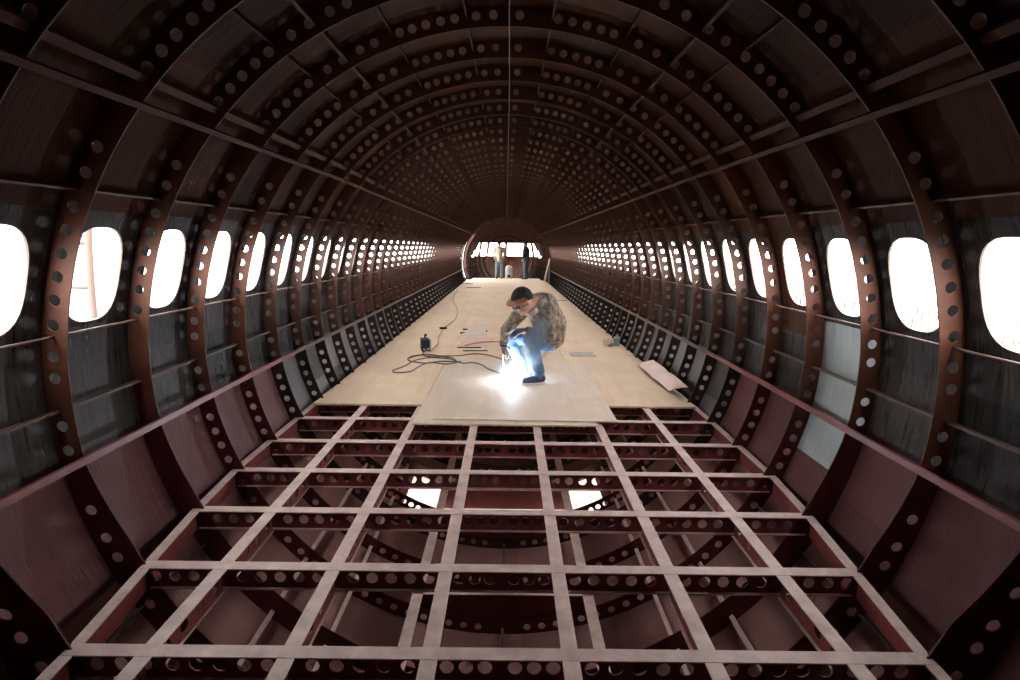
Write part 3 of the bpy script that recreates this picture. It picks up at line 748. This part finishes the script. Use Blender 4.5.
# raised tan shield on the brow
bm = bmesh.new(); vs = []
for i in range(15):
    a = R(-80+160*i/14); row = []
    for (rr, zz) in ((.100, .075), (.118, .062), (.140, .052), (.158, .046)):
        row.append(bm.verts.new(P(rr*math.sin(a)*.86, rr*math.cos(a), zz)))
    vs.append(row)
for a, b in zip(vs, vs[1:]):
    for i in range(3): bm.faces.new((a[i], a[i+1], b[i+1], b[i]))
o = obj('face_shield', bm, M_peak, welder, True); md = o.modifiers.new('t', 'SOLIDIFY'); md.thickness = .005
bm = bmesh.new(); capsule(bm, P(-.034,.090,-.002), P(-.020,.096,-.002), .021, .021, 12, 4); capsule(bm, P(.034,.090,-.002), P(.020,.096,-.002), .021, .021, 12, 4); capsule(bm, P(-.07,.05,0), P(.07,.05,0), .008, .008, 8, 3)
remesh(obj('goggles', bm, M_lens, welder), .005, 1)
bm = bmesh.new(); capsule(bm, P(-.03,-.02,-.135), P(.03,-.02,-.135), .026, .026); capsule(bm, P(.045,-.05,-.12), P(-.045,-.05,-.12), .038, .038)
remesh(obj('scarf', bm, M_scarf, welder), .008, 3)
# torch and arc
ARC = V((.055, 5.66, FZ+.022))
hp = wrF + V((.045, -.02, -.10))
t = empty('welding_torch', hp); tag(t, 'pale metal welding torch held in the gloved hand of the squatting person', 'torch')
bm = bmesh.new(); tube(bm, [V((-.03,.0,.07)), V((-.012,-.005,.01)), V((.0,-.005,-.05))], [.014, .016, .013], 12); obj('handle', bm, M_steel, t, True)
bm = bmesh.new(); dn = ARC-hp; tube(bm, [V((0,-.005,-.05)), dn*.45, dn*.8, dn*.97], [.009, .008, .007, .003], 10); obj('nozzle', bm, M_steel, t, True)
o = None
bm = bmesh.new(); bmesh.ops.create_icosphere(bm, subdivisions=3, radius=.015)
M_arc = emit('white hot arc', (.78,.88,1.0), 7000.)
tag(obj('welding_arc', bm, M_arc, smooth=True, loc=ARC), 'blinding white welding arc at the torch tip on the plywood', 'arc')
# smoke of the weld: round the arc shaped to give its glow, thinning as it rises over the jacket
def smoke(name, rad, loc, dens, label, tilt=(0,0,0), sc=6.):
    bm = bmesh.new(); bmesh.ops.create_icosphere(bm, subdivisions=4, radius=1)
    for v in bm.verts:
        v.co = Vector((v.co.x*rad[0], v.co.y*rad[1], v.co.z*rad[2]))
    m = bpy.data.materials.new(name); m.use_nodes = True; nt = m.node_tree; N, L = nt.nodes, nt.links; N.clear()
    out = N.new('ShaderNodeOutputMaterial'); vol = N.new('ShaderNodeVolumePrincipled'); L.new(vol.outputs[0], out.inputs['Volume'])
    vol.inputs['Color'].default_value = (.70,.84,1,1); vol.inputs['Anisotropy'].default_value = .2
    tc = N.new('ShaderNodeTexCoord'); nz = N.new('ShaderNodeTexNoise'); nz.inputs['Scale'].default_value = sc; nz.inputs['Detail'].default_value = 3
    L.new(tc.outputs['Object'], nz.inputs['Vector'])
    mp = N.new('ShaderNodeMapping'); mp.inputs['Scale'].default_value = (1/rad[0], 1/rad[1], 1/rad[2]); L.new(tc.outputs['Object'], mp.inputs['Vector'])
    ln = N.new('ShaderNodeVectorMath'); ln.operation = 'LENGTH'; L.new(mp.outputs['Vector'], ln.inputs[0])
    fo = N.new('ShaderNodeMapRange'); L.new(ln.outputs['Value'], fo.inputs['Value']); fo.inputs['From Min'].default_value = 1.; fo.inputs['From Max'].default_value = .0; fo.inputs['To Max'].default_value = 1.
    pw = N.new('ShaderNodeMath'); pw.operation = 'POWER'; pw.inputs[1].default_value = 2.; L.new(fo.outputs[0], pw.inputs[0])
    nr_ = N.new('ShaderNodeMapRange'); L.new(nz.outputs['Fac'], nr_.inputs['Value']); nr_.inputs['From Min'].default_value = .38; nr_.inputs['From Max'].default_value = .68; nr_.inputs['To Min'].default_value = .15
    m1 = N.new('ShaderNodeMath'); m1.operation = 'MULTIPLY'; L.new(pw.outputs[0], m1.inputs[0]); L.new(nr_.outputs[0], m1.inputs[1])
    m2 = N.new('ShaderNodeMath'); m2.operation = 'MULTIPLY'; L.new(m1.outputs[0], m2.inputs[0]); m2.inputs[1].default_value = dens
    L.new(m2.outputs[0], vol.inputs['Density'])
    o = obj(name, bm, m, loc=loc); o.rotation_euler = tilt
    return tag(o, label, 'smoke', None, 'stuff')
smoke('weld_fume_glow', (.26,.26,.26), ARC+V((.03,-.02,.09)), 5., 'dense white fume shaped as the glow right round the welding arc', sc=9.)  # fume ball sized to stand in for the bloom of the arc
smoke('smoke_plume', (.17,.20,.46), ARC+V((.24,-.36,.52)), 34.0, 'thin bluish smoke rising from the arc over the jacket', (0,.22,0), 7.)
# standing people by the windshield, seen from behind
def stander(x, y, rz, label, shirt, pants, arm, hair):
    r0 = W(x, y, ZD); Mz = Matrix.Rotation(rz, 3, 'Z')
    def T(a, b, c): return Mz @ V((a, b, c))
    bm = bmesh.new(); head(bm, T(0, .02, 1.57), Mz @ V((0, 1, -.15)), V((0,0,1)), 1., T(0, 0, 1.40))
    chain(bm, [T(0,0,.93), T(0,0,1.12), T(0,.0,1.32)], [.14, .13, .145]); capsule(bm, T(-.16,0,1.37), T(.16,0,1.37), .06, .06)
    for s in (-1, 1):
        capsule(bm, T(.085*s,0,.90), T(.11*s,.02,.50), .085, .06); capsule(bm, T(.11*s,.02,.50), T(.12*s,0,.10), .058, .04); capsule(bm, T(.12*s,-.02,.05), T(.13*s,.14,.045), .04, .035)
        e = T(.25*s, arm[0]*.3, 1.12); w = T(.24*s - .08*s*arm[0], .05+.25*arm[0], .90+.18*arm[0]); capsule(bm, T(.19*s,0,1.36), e, .05, .04); capsule(bm, e, w, .038, .028)
        hand(bm, w, (Mz @ V((0, .3*arm[0]+.05, -1))), Mz @ V((-s, 0, 0)), .6)
    p = obj('person', bm, M_skinp, loc=r0); remesh(p, .008, 2); tag(p, label, 'person')
    bm = bmesh.new(); chain(bm, [T(0,0,.90), T(0,0,1.12), T(0,0,1.32)], [.165, .165, .17]); capsule(bm, T(-.16,0,1.36), T(.16,0,1.36), .085, .085)
    for s in (-1, 1):
        e = T(.25*s, arm[0]*.3, 1.12); w = T(.24*s - .08*s*arm[0], .05+.25*arm[0], .90+.18*arm[0]); capsule(bm, T(.19*s,0,1.36), e, .07, .058); capsule(bm, e, e+(w-e)*.9, .056, .042)
    remesh(obj('jacket', bm, shirt, p), .014, 3)
    bm = bmesh.new(); capsule(bm, T(-.04,0,.92), T(.04,0,.92), .145, .145)
    for s in (-1, 1): capsule(bm, T(.085*s,0,.88), T(.11*s,.02,.50), .105, .08); capsule(bm, T(.11*s,.02,.50), T(.12*s,0,.08), .078, .065)
    remesh(obj('trousers', bm, pants, p), .014, 3)
    for s in (-1, 1):
        bm = bmesh.new(); capsule(bm, T(.12*s,-.03,.05), T(.13*s,.15,.045), .048, .042); remesh(obj('shoe', bm, M_black, p), .01, 2)
    bm = bmesh.new(); ellip(bm, T(0, .0, 1.62), (.085, .10, .085)); obj('hair', bm, hair, p, True)
M_beige = mat('beige jacket cloth', (.62,.52,.40), .85, 0, .15, 10)
M_navy = mat('dark navy cloth', (.05,.075,.13), .85, 0, .2, 10)
M_pant = mat('faded slate denim', (.13,.19,.22), .85, 0, .2, 10)
stander(-.32, 25.2, .1, 'person standing at the far end in a beige jacket and slate trousers, seen from behind', M_beige, M_pant, (.35,), M_cap)
stander(.90, 25.3, 1.2, 'person standing at the far end in dark navy clothes, side on', M_navy, M_pant, (.1,), M_cap)

# ------------------------------------------------------------------ outdoors
M_gnd = mat('pale dusty ground', (.26,.23,.20), .9, 0, .12, .4)
M_pole = mat('rusty pipe', (.13,.085,.07), .6)
M_bld = mat('pale render', (.66,.66,.68), .9)
M_bwin = mat('dark window glass', (.05,.06,.08), .2)
M_reed = mat('dry reed', (.09,.07,.055), .9)
bm = bmesh.new(); box(bm, (-80, -40, -.2), (80, 110, 0)); struct(obj('ground', bm, M_gnd, loc=(0,0,-3.0)))
t = empty('curved_ladder', (-4.25, 6.3, -3.0)); tag(t, 'curved pipe ladder standing outside the second window on the left', 'ladder')
def ladx(z): return -.10+.28*((z-2.6)/2.6)**2
for s in (0, 1):
    bm = bmesh.new(); tube(bm, [(ladx(z)-.42-.5*s, .1*s, z) for z in [i*.4 for i in range(14)]], .036, 8); obj('stile', bm, M_pole, t, True)
for z in [.5*i+.1 for i in range(11)]:
    bm = bmesh.new(); tube(bm, [(ladx(z)-.42, 0, z), (ladx(z)-.92, .1, z)], .03, 6); obj('rung', bm, M_pole, t, True)
t = empty('curved_pipe', (-4.2, 4.55, -3.0)); tag(t, 'pale curved pipe outside the first window on the left', 'pipe')
bm = bmesh.new(); tube(bm, [(.35-.25*((z-3)/3)**2, 0, z) for z in [i*.5 for i in range(13)]], .06, 8); obj('upright', bm, M_pole, t, True)
def building(x, y, w, d, h, rz, label, nwin):
    t = empty('building', (x, y, -3.0), rz); tag(t, label, 'building')
    bm = bmesh.new(); box(bm, (-w/2, -d/2, 0), (w/2, d/2, h)); obj('wall', bm, M_bld, t)
    bm = bmesh.new(); box(bm, (-w/2-.3, -d/2-.3, h), (w/2+.3, d/2+.3, h+.25)); obj('roof', bm, M_steel, t)
    for i in range(nwin):
        bm = bmesh.new(); xx_ = -w/2+w*(i+.5)/nwin; box(bm, (xx_-.7, -d/2-.05, h*.55), (xx_+.7, -d/2+.05, h*.55+1.3)); f = obj('window', bm, M_bwin, t)
building(-60, 62, 40, 8, 6.0, -.75+PI/2+.6, 'long pale low building far off beyond the left windows', 6)
building(40, 46, 22, 8, 5.0, .7, 'pale low building far off beyond the right windows', 5)
bm = bmesh.new(); rnd = random.Random(3)
for i in range(650):
    x = 7.5+rnd.random()*2.2; y = 8+rnd.random()*16; h = 1.5+rnd.random()*1.6
    tube(bm, [(x, y, 0), (x+.1*rnd.uniform(-1,1), y+.1*rnd.uniform(-1,1), h*.6), (x+.35*rnd.uniform(-1,1), y+.35*rnd.uniform(-1,1), h)], [.006, .005, .002], 4)
tag(obj('reeds', bm, M_reed, loc=(0,0,-3.0+.9)), 'dry reeds along a bank outside the right windows', 'reeds', None, 'stuff')
bm = bmesh.new(); box(bm, (7.2, 4, 0), (12, 26, .9)); struct(obj('bank', bm, M_gnd, loc=(0,0,-3.0)))

# ------------------------------------------------------------------ light
w = bpy.data.worlds.new('World'); scene.world = w; w.use_nodes = True; nt = w.node_tree; N, L = nt.nodes, nt.links
bg = N['Background']; bg.inputs['Color'].default_value = (1.0, .97, .94, 1); bg.inputs['Strength'].default_value = 14.

# ------------------------------------------------------------------ camera
f, pi_, ya, ro, cx, cz = 550., .178, .003, .013, .016, .681
F = V((math.sin(ya)*math.cos(pi_), math.cos(ya)*math.cos(pi_), -math.sin(pi_)))
R0 = V((math.cos(ya), -math.sin(ya), 0)); U0 = R0.cross(F)
Rr = R0*math.cos(ro)+U0*math.sin(ro); U = -R0*math.sin(ro)+U0*math.cos(ro)
cd = bpy.data.cameras.new('camera'); cam = bpy.data.objects.new('camera', cd); COL.objects.link(cam)
cd.sensor_width = 36; cd.sensor_fit = 'HORIZONTAL'; cd.lens = f/1020*36; cd.clip_start = .02; cd.clip_end = 500
cam.matrix_world = Matrix(((Rr.x, U.x, -F.x, cx), (Rr.y, U.y, -F.y, 0), (Rr.z, U.z, -F.z, cz), (0,0,0,1)))
scene.camera = cam
vs_ = scene.view_settings; vs_.view_transform = 'Standard'; vs_.look = 'None'; vs_.gamma = 1; vs_.exposure = 0; vs_.use_curve_mapping = False
